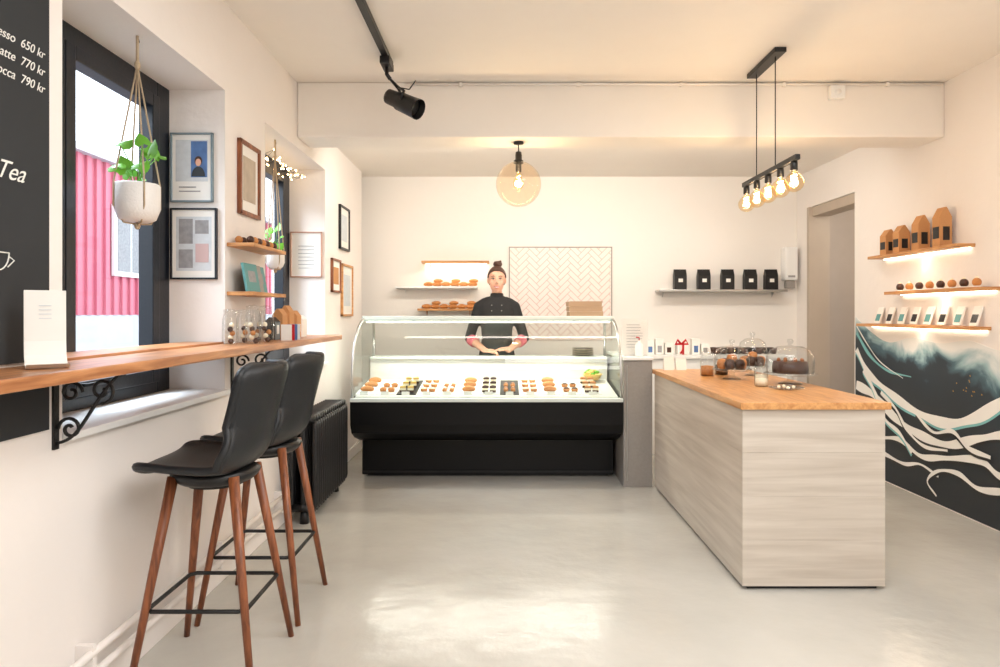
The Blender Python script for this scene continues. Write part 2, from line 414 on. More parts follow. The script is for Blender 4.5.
# ---------------------------------------------------------------- bar stools
def stool(cx, cy):
    b = B('bar_stool')
    prof = [(-.222, .757), (-.215, .766), (-.17, .772), (-.05, .762), (.06, .758), (.13, .775), (.175, .83), (.20, .92), (.225, 1.02), (.245, 1.10), (.252, 1.135)]
    prof = [(p.x, p.y) for p in crspline([Vector((a, c, 0)) for a, c in prof], 5)]
    n = len(prof); cols = 19
    top = []
    for i, (x, z) in enumerate(prof):
        t = i/(n-1)
        hw = .215
        if t < .34: hw = .215*(max(0.0, 1-((.34-t)/.35)**3.2))**.5
        hw = max(hw, .07)
        if t > .5: hw = .215-.03*math.sin((t-.5)/.5*pi)
        if t > .84: hw *= math.sqrt(max(.15, 1-((t-.84)/.175)**2.4))
        row = []
        for k in range(cols):
            u = -1+2*k/(cols-1); y = hw*u
            wrap = u*u
            if t < .45: dz = .022*wrap*wrap*min(1, t/.12); dx = .028*wrap*max(0, 1-t/.2)
            else:
                q = min(1, (t-.45)/.25); dz = .05*wrap*wrap*(1-q)+.0; dx = -.085*wrap*q; dz += .02*wrap*q*(1-t)
                if t < .45+.25: dz += .03*wrap*math.sin(q*pi)
            row.append(Vector((x+dx, y, z+dz)))
        top.append(row)
    vs = [p for r in top for p in r]; N = len(vs); nor = []
    for i in range(n):
        for k in range(cols):
            a = top[min(i+1, n-1)][k]-top[max(i-1, 0)][k]; c = top[i][min(k+1, cols-1)]-top[i][max(k-1, 0)]
            nn = a.cross(c).normalized()
            nor.append(nn)
    th = .014
    V = [vs[i]+nor[i]*th for i in range(N)]+[vs[i]-nor[i]*th for i in range(N)]
    F = []
    for i in range(n-1):
        for k in range(cols-1):
            a = i*cols+k; F.append([a, a+1, a+cols+1, a+cols]); F.append([N+a, N+a+cols, N+a+cols+1, N+a+1])
    rim = [k for k in range(cols)]+[i*cols+cols-1 for i in range(1, n)]+[(n-1)*cols+k for k in range(cols-2, -1, -1)]+[i*cols for i in range(n-2, 0, -1)]
    for i in range(len(rim)):
        a, c = rim[i], rim[(i+1) % len(rim)]; F.append([a, N+a, N+c, c])
    T = Matrix.Translation((cx, cy, 0))
    b.raw(V, F, M_leather, True, T)
    loop = [vs[i] for i in rim]
    b.tube(loop, .0155, M_leather, 8, T, closed=True)
    b.lathe([(.0, .70), (.13, .70), (.15, .715), (.16, .735), (.14, .75)], (cx, cy, 0), M_black, 24)
    b.cyl((cx, cy, .685), (cx, cy, .705), .10, mat=M_iron, seg=20)
    foot = []
    for sx in (-1, 1):
        for sy in (-1, 1):
            b.tube([(cx+sx*.110, cy+sy*.110, .735), (cx+sx*.215, cy+sy*.215, .0)], [.0195, .0115], M_walnut, 12)
            q = (.735-.275)/.735
            foot.append((cx+sx*(.110+.105*q), cy+sy*(.110+.105*q), .275))
    o = [foot[0], foot[1], foot[3], foot[2]]
    ring = []
    for i in range(4):
        a, c = Vector(o[i]), Vector(o[(i+1) % 4]); ring += [a.lerp(c, .06), a.lerp(c, .5), a.lerp(c, .94)]
    b.tube(ring, .008, M_iron, 8, closed=True)
    b.obj(origin=(cx, cy, 0))
stool(-1.095, 2.53); stool(-1.095, 3.05)

# ---------------------------------------------------------------- radiator
b = B('cast_iron_radiator')
y = 4.20
while y < 5.03:
    for x in (-1.345, -1.270, -1.195):
        b.tube([(x, y, .10), (x, y, .13), (x, y, .62), (x, y, .65)], [.012, .020, .020, .012], M_black, 8)
    b.tube([(-1.345, y, .66), (-1.195, y, .66)], .024, M_black, 8); b.tube([(-1.345, y, .10), (-1.195, y, .10)], .024, M_black, 8)
    y += .052
b.cyl((-1.27, 4.16, .64), (-1.27, 5.03, .64), .018, mat=M_black); b.cyl((-1.27, 4.16, .11), (-1.27, 5.03, .11), .018, mat=M_black)
for yy in (4.22, 4.98): b.tube([(-1.27, yy, .09), (-1.27, yy, .0)], [.02, .03], M_black, 10)
b.obj()

# ---------------------------------------------------------------- display case
case = B('pastry_display_case'); CX0, CX1 = -1.175, .895
case.box((CX0+.015, 5.41, .02), (CX1-.015, 5.93, .42), M_blackgloss, .006)
case.box((CX0+.05, 5.46, 0), (CX1-.05, 5.9, .03), M_black)
case.box((CX0+.02, 5.404, .035), (CX1-.02, 5.412, .05), M_black)
tub = [(5.40, .30), (5.20, .36), (5.10, .41), (5.06, .48), (5.05, .655), (5.075, .68), (5.93, .68), (5.93, .30)]
case.prism(tub, CX0, CX1, M_blackgloss)
case.box((CX0, 5.04, .655), (CX1, 5.10, .682), M_steelm, .004)
case.prism([(5.10, .675), (5.10, .69), (5.72, .76), (5.72, .675)], CX0+.03, CX1-.03, M_deck)
case.box((CX0+.02, 5.72, .68), (CX1-.02, 5.75, .935), M_deck)
case.box((CX0+.02, 5.75, .68), (CX1-.02, 5.93, .93), M_steel)
case.box((CX0+.02, 5.70, .935), (CX1-.02, 5.93, .955), M_steelm, .004)
curve = bez((5.075, .682, 0), (5.04, .95, 0), (5.14, 1.24, 0), (5.50, 1.285, 0), 16)
curve = [(a, c) for a, c, _ in curve]
vs = []; fs = []
for a, c in curve: vs += [(CX0+.02, a, c), (CX1-.02, a, c)]
for i in range(len(curve)-1): fs.append([2*i, 2*i+1, 2*i+3, 2*i+2])
case.raw(vs, fs, M_glassc, True)
for x in (CX0+.012, CX1-.012):
    poly = curve+[(5.91, 1.29), (5.91, .685)]
    case.raw([(x, a, c) for a, c in poly], [list(range(len(poly)))], M_glassc)
    case.tube([(x, a, c) for a, c in curve], .010, M_steel, 8)
    case.tube([(x, 5.91, .685), (x, 5.91, 1.29)], .012, M_steel, 8)
    case.tube([(x, 5.50, 1.285), (x, 5.91, 1.285)], .010, M_steel, 8)
case.box((CX0, 5.47, 1.262), (CX1, 5.52, 1.305), M_steelm, .006)
case.box((CX0, 5.52, 1.293), (CX1, 5.92, 1.303), M_steelm)
case.box((CX0+.03, 5.515, 1.25), (CX1-.03, 5.54, 1.262), M_ledw)
case.obj()

def deckz(y): return .69+(y-5.10)/.62*.07
tr = B('serving_trays'); ec = B('eclairs'); ta = B('fruit_tarts'); sl = B('cake_slices'); cr = B('filled_croissants'); tg = B('price_tags')
x = CX0+.09; i = 0
cols = [M_choc, M_caramel, M_cream, M_bread, M_cream, M_choc, M_yellow, M_caramel, M_choc, M_cream]
while x < CX1-.08:
    k = (3, 1, 2, 1, 0, 3, 2, 0, 1)[i % 9]; c = cols[(i*3) % len(cols)]
    for y in (5.24, 5.40, 5.56):
        z = deckz(y)+.0065
        if y > 5.5 and i % 3 == 1: continue
        if k == 0:
            for q in (-.028, .028):
                ec.tube([(x+q, y-.05, z+.016), (x+q, y-.038, z+.016), (x+q, y+.038, z+.018), (x+q, y+.05, z+.018)], [.007, .018, .018, .007], M_bread, 8)
                ec.sph((x+q, y, z+.030), (.015, .042, .010), c, 8, 6)
        elif k == 1:
            for q in (-.032, .032):
                ta.lathe([(.0, 0), (.022, 0), (.029, .024), (.026, .024), (.0, .018)], (x+q, y, z), M_bread, 12)
                ta.sph((x+q, y, z+.022), (.024, .024, .014), c, 10, 6)
        elif k == 2:
            for q in (-.03, .03):
                for li, mm in enumerate((M_choc, M_cream, c)):
                    sl.prism([(x+q-.024, y-.048), (x+q+.024, y-.048), (x+q, y+.048)], z+li*.016, z+(li+1)*.016, mm, 'z')
        else:
            pts = [(x+.046*math.cos(a), y+.03*math.sin(a), z+.019) for a in [pi*j/8 for j in range(9)]]
            cr.tube(pts, [.007, .013, .020, .023, .025, .023, .020, .013, .007], M_bread, 8)
    tr.prism([(5.15, deckz(5.15)+.0003), (5.15, deckz(5.15)+.006), (5.66, deckz(5.66)+.006), (5.66, deckz(5.66)+.0003)], x-.074, x+.074, M_black if i % 5 == 2 else M_white)
    tg.box((x-.03, 5.125, .697), (x+.03, 5.128, .726), M_paper)
    x += .160; i += 1
for o in (tr, ec, ta, sl, cr, tg): o.obj()
b = B('green_garnish_bowl'); b.lathe([(0, 0), (.05, 0), (.085, .05), (.08, .05), (0, .02)], (.74, 5.63, .766), M_yellow, 20)
for k in range(10): b.sph((.74+random.uniform(-.05, .05), 5.63+random.uniform(-.04, .04), .825+random.uniform(-.01, .02)), (.025, .02, .014), M_green if k % 2 else M_yellow, 8, 6)
b.obj()

b = B('cardboard_cake_boxes')
for k in range(3): b.box((.54-.004*k, 5.56+.01*k, 1.3035+k*.042), (.82-.004*k, 5.84, 1.3425+k*.042), M_box, .003)
for k in range(3): b.box((.541, 5.557+.01*k, 1.333+k*.042), (.819, 5.56+.01*k, 1.344+k*.042), M_box)
b.obj()
b = B('plate_stack')
for k in range(7): b.lathe([(.0, 0), (.05, 0), (.095, .008), (.093, .011), (.05, .004), (0, .004)], (.68, 5.82, .956+k*.010), P('plate_glaze%d' % k, srgb(150, 140, 116) if k % 2 else srgb(90, 84, 72), .3), 24)
b.obj()

# ---------------------------------------------------------------- end panel + counter
b = B('grey_partition_cabinet'); b.box((.905, 5.09, 0), (1.125, 5.95, .97), M_grey, .004)
b.box((.90, 5.07, .97), (1.13, 5.97, .992), M_white, .004); b.box((.93, 5.083, .05), (.935, 5.09, .93), M_steel); b.obj()
b = B('acrylic_sign_holder'); b.box((.94, 5.25, .993), (1.12, 5.33, 1.0), M_glassj)
b.box((.925, 5.27, .995), (1.125, 5.276, 1.28), M_paper); b.box((.92, 5.264, .993), (1.13, 5.267, 1.285), M_glass)
for k in range(9): b.box((.96, 5.2675, 1.235-k*.022), (1.09-random.random()*.04, 5.2685, 1.238-k*.022), M_greyprint)
b.obj()
b = B('sanitizer_bottle'); b.lathe([(0, 0), (.028, 0), (.030, .01), (.030, .09), (.012, .11), (.010, .125), (0, .125)], (1.04, 5.17, .993), M_white, 18)
b.tube([(1.04, 5.17, 1.115), (1.04, 5.17, 1.14), (1.015, 5.16, 1.142)], .005, M_red, 8); b.obj()

b = B('service_counter')
X0, X1, Y0, Y1 = 1.14, 1.825, 3.20, 5.08
hz = [.018, .24, .45, .66, .868]
for k in range(4): b.box((X0, Y0, hz[k]+.0004), (X1, Y1, hz[k+1]), M_white_wood, .001)
b.box((X0+.03, Y0+.02, 0), (X1-.03, Y1-.03, .02), M_black)
b.box((X0-.015, Y0-.02, .868), (X1+.02, Y1+.02, .902), M_oak, .004)
b.obj()

b = B('back_counter'); b.box((1.14, 6.28, 0), (2.7, 6.84, .90), M_white); b.box((1.13, 6.25, .90), (2.72, 6.845, .93), M_white, .004)
for x in (1.66, 2.18): b.box((x-.003, 6.275, .04), (x+.003, 6.281, .88), M_greyprint)
b.obj()

b = B('gift_box')
b.box((1.66, 6.40, .931), (1.76, 6.52, 1.02), M_paper, .004); b.box((1.70, 6.398, .931), (1.72, 6.522, 1.022), M_red)
for s_ in (-1, 1): b.tube([(1.71, 6.46, 1.025), (1.71+s_*.04, 6.45, 1.07), (1.71+s_*.06, 6.45, 1.03), (1.71, 6.46, 1.025)], .012, M_red, 8)
b.tube([(1.71, 6.39, 1.02), (1.70, 6.38, .97), (1.68, 6.385, .94)], .01, M_red, 6)
b.obj()
b = B('leaflet_boxes')
for k, (x, h) in enumerate(((1.40, .13), (1.49, .15), (1.58, .11), (1.84, .15), (1.93, .1))):
    b.box((x-.038, 6.42, .931), (x+.038, 6.5, .931+h), M_paper, .002); b.box((x-.02, 6.418, .95), (x+.02, 6.42, .955+h*.4), (M_blue, M_greyprint, M_choc)[k % 3])
b.obj()
b = B('stacked_coffee_cups')
for k in range(9):
    x = 2.06+.07*k
    for j in range(2): b.lathe([(0, 0), (.022, 0), (.032, .06), (.029, .06), (.020, .006), (0, .006)], (x, 6.5+.09*j, .931), M_black if k % 2 else M_choc, 14)
b.obj()

# ---------------------------------------------------------------- glass cloches
def cloche(cx, cy, z, r, h, cake):
    b = B('glass_cake_dome')
    b.lathe([(0, 0), (r*.5, 0), (r*.45, .008), (.018, .02), (.018, .045), (r*.9, .055), (r*1.08, .062), (r*1.08, .066), (0, .060)], (cx, cy, z), M_glassj, 32)
    zz = z+.067
    prof = [(r*.95, 0), (r*.97, h*.35), (r*.95, h*.6), (r*.82, h*.83), (r*.5, h*.96), (.012, h), (.010, h+.012), (.018, h+.022), (.016, h+.036), (0.0001, h+.042)]
    b.lathe(prof, (cx, cy, zz), M_glassj, 32, caps=False)
    b.tube([(cx+r*.955*math.cos(a), cy+r*.955*math.sin(a), zz+.003) for a in [2*pi*i/32 for i in range(32)]], .003, M_glassj, 6, closed=True)
    ob = b.obj()
    c = B(cake)
    if cake == 'chocolate_cake':
        c.lathe([(0, 0), (r*.72, 0), (r*.74, h*.2), (r*.7, h*.42), (r*.3, h*.46), (0, h*.45)], (cx, cy, zz), M_choc, 24)
        for k in range(8): c.sph((cx+r*.5*math.cos(k*pi/4), cy+r*.5*math.sin(k*pi/4), zz+h*.47), .012, M_caramel, 8, 6)
    else:
        for k in range(7):
            a = k*pi*2/6; q = .55*r if k < 6 else 0
            c.lathe([(0, 0), (.026, 0), (.032, .028), (.034, .04), (.026, .06), (0, .068)], (cx+q*math.cos(a), cy+q*math.sin(a), zz+(0 if k < 6 else .03)), M_choc if k % 3 else M_bread, 12)
    c.obj(ob)
cloche(1.47, 4.32, .902, .115, .15, 'muffins')
cloche(1.72, 4.02, .902, .14, .165, 'chocolate_cake')
cloche(1.70, 4.58, .902, .10, .19, 'muffins')
def jar(x, y, r, h, fill):
    b = B('glass_jar')
    b.lathe([(0, 0), (r, 0), (r*1.05, h*.1), (r*1.05, h*.6), (r*.75, h*.78), (r*.85, h*.80), (r*.85, h*.84), (.012, h*.9), (.014, h*.97), (0, h)], (x, y, .902), M_glassj, 20)
    b.lathe([(0, .004), (r*.92, .004), (r*.94, h*.35), (0, h*.38)], (x, y, .902), fill, 16); b.obj()
jar(1.50, 3.90, .036, .13, M_cream); jar(1.555, 4.05, .036, .15, M_cream); jar(1.38, 4.55, .045, .19, M_bread); jar(1.50, 4.62, .045, .20, M_choc)
b = B('glass_tasting_plate')
b.lathe([(0, 0), (.05, 0), (.095, .012), (.093, .016), (.05, .005), (0, .005)], (1.57, 3.72, .902), M_glassj, 28)
for k in range(4): b.sph((1.57+.04*math.cos(k*1.5), 3.72+.04*math.sin(k*1.5), .917), .010, M_cream, 8, 6)
b.obj()
b = B('tabletop_flyers')
for k, x in enumerate((1.19, 1.28)): b.prism([(4.98, .903), (5.02, .903), (5.0, 1.0-.01*k)], x, x+.075, M_paper)
b.obj()

# ---------------------------------------------------------------- back wall: shelves, niche
def wshelf(name, x0, x1, z, d=.16, t=.022, mat=M_white, led=False):
    b = B(name); b.box((x0, YB-d, z-t), (x1, YB, z), mat, .003)
    if led: b.box((x0+.03, YB-.03, z-t-.006), (x1-.03, YB-.015, z-t), M_led)
    for x in (x0+.08, x1-.08): b.prism([(YB, z-t-.05), (YB, z-t), (YB-.06, z-t)], x-.003, x+.003, mat)
    b.obj()
wshelf('wall_shelf', -.84, -.16, 1.855, led=True, mat=M_oakshelf)
wshelf('wall_shelf', -1.10, -.28, 1.60)
wshelf('wall_shelf', -.88, -.28, 1.375, mat=M_oakshelf)
for z, xa, xb in ((1.60, -.78, -.32), (1.375, -.80, -.34)):
    b = B('croissants_on_shelf'); x = xa
    while x < xb:
        pts = [(x+.04*math.cos(a), YB-.08+.03*math.sin(a), z+.022) for a in [pi*j/8 for j in range(9)]]
        b.tube(pts, [.007, .014, .02, .024, .026, .024, .02, .014, .007], M_bread, 8)
        if int(x*100) % 2: b.tube([(p[0]+.01, p[1], p[2]+.035) for p in pts], [.006, .012, .017, .02, .021, .02, .017, .012, .006], M_bread, 8)
        x += .09
    b.obj()
wshelf('steel_wall_shelf', 1.54, 2.82, 1.565, d=.2, mat=M_steel)
b = B('coffee_bags')
for x in (1.77, 2.01, 2.25, 2.48, 2.69):
    M = Matrix.Translation((x, YB-.1, 1.566))
    b.prism([(-.035, 0), (.035, 0), (.035, .14), (.006, .20), (-.006, .20), (-.035, .14)], -.062, .062, M_black, M=M)
    b.box((-.022, -.037, .075), (.022, -.035, .11), M_paper, M=M); b.box((-.062, -.008, .195), (.062, .008, .205), M_black, M=M)
b.obj()
b = B('paper_towel_dispenser'); b.box((2.83, YB-.12, 1.66), (2.96, YB, 2.0), M_white, .02); b.box((2.85, YB-.1, 1.58), (2.94, YB-.04, 1.66), M_grey, .01)
b.box((2.86, YB-.122, 1.69), (2.93, YB-.119, 1.71), M_greyprint); b.obj()

nb = bmesh.new(); L, Wd = .15, .05; g = .005; u = Wd
def brick(cx0, cy0, w, h):
    vs = [nb.verts.new((cx0+g/2, cy0+g/2, 0)), nb.verts.new((cx0+w-g/2, cy0+g/2, 0)), nb.verts.new((cx0+w-g/2, cy0+h-g/2, 0)), nb.verts.new((cx0+g/2, cy0+h-g/2, 0))]
    nb.faces.new(vs)
for i in range(-24, 25):
    for j in range(-8, 9):
        ox = i*u + j*3*u; oy = i*u - j*3*u
        brick(ox, oy, L, Wd); brick(ox-Wd, oy, Wd, L)
NX0, NX1, NZ0, NZ1 = .05, 1.09, 1.05, 2.0
bmesh.ops.rotate(nb, verts=nb.verts[:], cent=(0, 0, 0), matrix=Matrix.Rotation(pi/4, 3, 'Z'))
bmesh.ops.translate(nb, verts=nb.verts[:], vec=((NX0+NX1)/2, (NZ0+NZ1)/2, 0))
for co, no in (((NX0, 0, 0), (-1, 0, 0)), ((NX1, 0, 0), (1, 0, 0)), ((0, NZ0, 0), (0, -1, 0)), ((0, NZ1, 0), (0, 1, 0))):
    bmesh.ops.bisect_plane(nb, geom=nb.verts[:]+nb.edges[:]+nb.faces[:], plane_co=co, plane_no=no, clear_outer=True)
for v in nb.verts: v.co = Vector((v.co.x, YB-.008, v.co.y))
b = B('herringbone_tile_panel')
b.box((NX0, YB-.006, NZ0), (NX1, YB-.001, NZ1), M_grout)
b.bm(nb, M_tile)
b.box((NX0-.01, YB-.014, NZ1), (NX1+.01, YB-.001, NZ1+.01), M_grey); b.box((NX0-.01, YB-.012, NZ0), (NX0, YB-.001, NZ1), M_grey); b.box((NX1, YB-.012, NZ0), (NX1+.01, YB-.001, NZ1), M_grey)
b.obj()

# ---------------------------------------------------------------- right wall shelves
def rshelf(y0, y1, z):
    b = B('oak_wall_shelf'); b.box((XR-.13, y0, z-.022), (XR, y1, z), M_oakshelf, .003)
    b.box((XR-.02, y0+.03, z-.028), (XR-.008, y1-.03, z-.022), M_led); b.obj()
rshelf(4.25, 5.28, 1.775); rshelf(4.03, 5.05, 1.49); rshelf(4.11, 5.45, 1.245)
b = B('kraft_coffee_bags')
for y, h in ((4.47, .26), (4.70, .24), (4.93, .20), (5.10, .19)):
    M = Matrix.Translation((XR-.07, y, 1.776))
    b.prism([(-.04, 0), (.04, 0), (.04, h*.75), (.006, h), (-.006, h), (-.04, h*.75)], -.04, .04, M_kraft, 'y', M=M)
    b.box((-.043, -.03, h*.2), (-.04, .03, h*.5), M_black, M=M)
    b.box((-.02, -.0405, h*.15), (.025, -.04, h*.5), M_black, M=M)
b.obj()
b = B('chocolate_domes')
for k in range(8):
    y = 4.14+.115*k
    b.lathe([(0, 0), (.03, 0), (.034, .006), (.03, .008), (0, .008)], (XR-.07, y, 1.491), M_paper, 14)
    b.sph((XR-.07, y, 1.522), (.026, .026, .028), M_choc if k % 2 else M_bread, 12, 8); b.sph((XR-.07, y, 1.548), .011, M_cream, 8, 6)
b.obj()
b = B('chocolate_bars_on_shelf')
for k in range(8):
    y = 4.20+.155*k
    R = Matrix.Translation((XR-.045, y, 1.246)) @ Matrix.Rotation(.3, 4, 'Y')
    b.box((-.012, -.035, 0), (0, .035, .13), M_paper, .002, M=R); b.box((-.0135, -.028, .02), (-.012, .028, .075), M_teal if k % 2 else M_black, M=R)
b.obj()

# ---------------------------------------------------------------- mural
mu = B('wall_mural')
topl = [(5.70, 1.30), (5.45, 1.17), (5.2, 1.10), (4.9, 1.15), (4.6, 1.12), (4.3, 1.15), (4.0, 1.10), (3.6, 1.16), (3.2, 1.12), (2.6, 1.15)]
topl = [(p.x, p.y) for p in crspline([Vector((a, c, 0)) for a, c in topl], 6)]
mu.prism(topl+[(2.6, .01), (5.70, .01)], XR-.004, XR-.0005, M_mural)
muo = mu.obj()
def ribbon(bb, pts, w0, w1, mat, x):
    c = crspline([Vector((0, a, z)) for a, z in pts], 10); n = len(c); vs = []; fs = []
    for i, p in enumerate(c):
        t = (c[min(i+1, n-1)]-c[max(i-1, 0)]).normalized(); nn = Vector((0, -t.z, t.y)); w = (w0+(w1-w0)*i/(n-1))/2*(1+.25*math.sin(i*.45+pts[0][1]*9))
        for q in (p+nn*w, p-nn*w): vs.append((x, q.y, max(.015, q.z)))
    for i in range(n-1): fs.append([2*i, 2*i+1, 2*i+3, 2*i+2])
    bb.raw(vs, fs, mat)
rb = B('mural_tentacles')
tent = [([(5.68, 1.02), (5.50, .84), (5.25, .73), (4.9, .62), (4.55, .58), (4.25, .66), (3.9, .84), (3.5, .88)], .05, .075),
        ([(5.68, .72), (5.40, .66), (5.1, .52), (4.8, .45), (4.5, .44), (4.2, .54), (3.9, .60), (3.4, .50)], .07, .045),
        ([(5.3, .34), (5.05, .37), (4.8, .30), (4.55, .34), (4.2, .40), (4.0, .34), (3.6, .40)], .03, .05),
        ([(5.25, .22), (5.0, .20), (4.8, .24), (4.6, .20)], .03, .015),
        ([(4.62, .06), (4.72, .14), (4.60, .24), (4.40, .27), (4.2, .22), (3.9, .28)], .012, .04),
        ([(5.55, .86), (5.38, .68), (5.25, .50), (5.05, .42), (4.9, .30)], .05, .02),
        ([(5.30, .70), (5.1, .60), (4.95, .46), (4.75, .38), (4.5, .40)], .03, .02),
        ([(4.85, .60), (4.65, .50), (4.45, .54), (4.3, .46), (4.1, .44)], .02, .03)]
xx = XR-.0050
for k, (p, a, c) in enumerate(tent):
    ribbon(rb, [(y_, z_-.018) for y_, z_ in p], a*1.0, c*1.0, M_mteal if k in (0, 5) else M_black, xx); xx -= .0006
    ribbon(rb, p, a, c, M_mist, xx); xx -= .0006
ribbon(rb, [(5.66, 1.16), (5.45, .98), (5.2, .88), (4.9, .86)], .035, .01, M_mteal, xx); xx -= .0006
ribbon(rb, [(5.66, 1.22), (5.5, 1.08), (5.3, .94), (5.0, .84)], .014, .006, M_mist, xx); xx -= .0006
for k in range(12):
    y_ = 4.33+random.gauss(0, .09); z_ = .84+random.gauss(0, .03)
    rb.raw([(xx, y_, z_), (xx, y_+.012, z_+.003), (xx, y_+.007, z_+.012)], [[0, 1, 2]], M_gold); xx -= .00005
rb.obj(muo)

# ---------------------------------------------------------------- left wall decor
def frame_y(name, x0, x1, z0, z1, y, fm, pm, mat_w=.018, picture=None):
    b = B(name); d = .02; y -= .0005
    b.box((x0, y-d, z0), (x0+mat_w, y, z1), fm, .002); b.box((x1-mat_w, y-d, z0), (x1, y, z1), fm, .002)
    b.box((x0, y-d, z0), (x1, y, z0+mat_w), fm, .002); b.box((x0, y-d, z1-mat_w), (x1, y, z1), fm, .002)
    b.box((x0+.005, y-.010, z0+.005), (x1-.005, y, z1-.005), M_paper)
    yy = y-.0112
    for (a0, a1, c0, c1, m) in (picture or []):
        b.box((x0+(x1-x0)*a0, yy, z0+(z1-z0)*c0), (x0+(x1-x0)*a1, y-.0101, z0+(z1-z0)*c1), m); yy -= .0006
    return b
def frame_x(name, y0, y1, z0, z1, fm, w=.02, picture=None, x=XL+.0005):
    b = B(name); d = .022
    b.box((x, y0, z0), (x+d, y0+w, z1), fm, .002); b.box((x, y1-w, z0), (x+d, y1, z1), fm, .002)
    b.box((x, y0, z0), (x+d, y1, z0+w), fm, .002); b.box((x, y0, z1-w), (x+d, y1, z1), fm, .002)
    b.box((x, y0+.005, z0+.005), (x+.01, y1-.005, z1-.005), M_paper)
    for (a0, a1, c0, c1, m) in (picture or []):
        b.box((x+.0101, y0+(y1-y0)*a0, z0+(z1-z0)*c0), (x+.012, y0+(y1-y0)*a1, z0+(z1-z0)*c1), m)
    b.obj()
lines = [(.25, .75, .2+.08*k, .21+.08*k, M_greyprint) for k in range(7)]
b = frame_y('framed_portrait', -1.69, -1.475, 1.89, 2.24, W1[1], P('thin_teal_frame', srgb(120, 138, 146), .5), None, .009, [(.12, .88, .3, .9, M_ltprint), (.48, .86, .36, .88, M_blue), (.2, .7, .15, .165, M_greyprint), (.2, .6, .21, .225, M_greyprint)])
# printed portrait: head, hair and shoulders as flat discs
def disc(bb, cx, cz, rx, rz, y, mat, a0=0, a1=2*pi):
    n = 20; bb.raw([(cx+rx*math.cos(a0+(a1-a0)*i/n), y, cz+rz*math.sin(a0+(a1-a0)*i/n)) for i in range(n+1)], [list(range(n+1))], mat)
py = W1[1]-.0150
disc(b, -1.548, 2.02, .034, .050, py, M_black, 0, pi); disc(b, -1.548, 2.098, .019, .024, py-.0004, M_hair); disc(b, -1.548, 2.090, .014, .019, py-.0008, M_skin)
b.obj()
frame_y('framed_article', -1.69, -1.455, 1.50, 1.86, W1[1], M_blackframe, None, .009, [(.12, .88, .12, .88, M_ltprint), (.18, .48, .5, .85, M_greyprint), (.53, .82, .64, .83, M_greyprint), (.18, .48, .16, .42, M_greyprint), (.54, .82, .24, .5, P('rose_print', srgb(204, 176, 174), .7))]).obj()
frame_y('framed_certificate', -1.69, -1.44, 1.61, 1.97, W2[1], P('rose_frame', srgb(190, 150, 130), .5), None, .010, lines).obj()
frame_x('framed_print', 3.53, 3.82, 1.86, 2.26, M_walnut, .022, [(.2, .8, .2, .8, P('sepia', srgb(186, 172, 154), .7, var=.3, vscale=12))])
frame_x('framed_photo', 5.68, 6.02, 1.88, 2.26, M_black, .018, [(.2, .8, .2, .8, M_ltprint)])
frame_x('framed_print', 5.42, 5.70, 1.50, 1.78, M_walnut, .018, [(.2, .8, .25, .75, M_kraft)])
frame_x('framed_print', 5.75, 6.15, 1.30, 1.76, M_oakshelf, .020, [(.2, .8, .2, .8, M_ltprint)])

def lshelf(z):
    b = B('oak_wall_shelf'); b.box((XL, 3.40, z-.02), (XL+.14, 3.90, z), M_oakshelf, .003); b.obj()
lshelf(1.69); lshelf(1.44)
b = B('chocolate_truffles')
for k in range(7):
    for j in range(2): b.sph((XL+.035+.06*j, 3.47+.058*k, 1.711), (.020, .020, .021), M_choc if (k+j) % 2 else M_bread, 10, 8)
b.obj()
b = B('leaning_cookbooks')
for k in range(3):
    R = Matrix.Translation((XL+.085-.02*k, 3.52+.11*k, 1.441)) @ Matrix.Rotation(-.18, 4, 'Y')
    b.box((0, -.09, 0), (.014, .09, .15), M_teal if k != 1 else M_grey, .002, M=R); b.box((.0141, -.05, .05), (.015, .05, .11), M_greyprint, M=R)
b.obj()

b = B('glass_treat_jars')
for k, (x, y) in enumerate(((-1.36, 3.30), (-1.27, 3.36), (-1.35, 3.45), (-1.26, 3.52), (-1.34, 3.62))):
    h = .15+.02*(k % 2)
    b.lathe([(0, 0), (.034, 0), (.038, .01), (.038, h*.8), (.030, h), (.032, h+.01), (.032, h+.02), (0, h+.025)], (x, y, 1.176), M_glassj, 16)
    for q in range(5): b.sph((x+random.uniform(-.012, .012), y+random.uniform(-.012, .012), 1.19+.02*q), .014, (M_choc, M_cream, M_bread)[q % 3], 8, 6)
b.obj()
b = B('paper_gift_bags')
for k, (y, m, h) in enumerate(((3.84, M_black, .13), (3.97, M_kraft, .18), (4.10, M_kraft, .20), (4.24, M_kraft, .17), (4.36, M_paper, .14))):
    b.prism([(-.03, 0), (.03, 0), (.03, h*.8), (.004, h), (-.004, h), (-.03, h*.8)], y-.045, y+.045, m, 'y', M=Matrix.Translation((-1.34, 0, 1.176)))
    b.box((-1.309, y-.02, 1.21), (-1.3075, y+.02, 1.26), M_paper)
b.obj()
b = B('greeting_cards')
for k in range(4): b.box((-1.25, 3.72+.05*k, 1.176), (-1.19, 3.722+.05*k, 1.176+.09), (M_paper, M_red, M_blue, M_paper)[k], M=None)
b.obj()
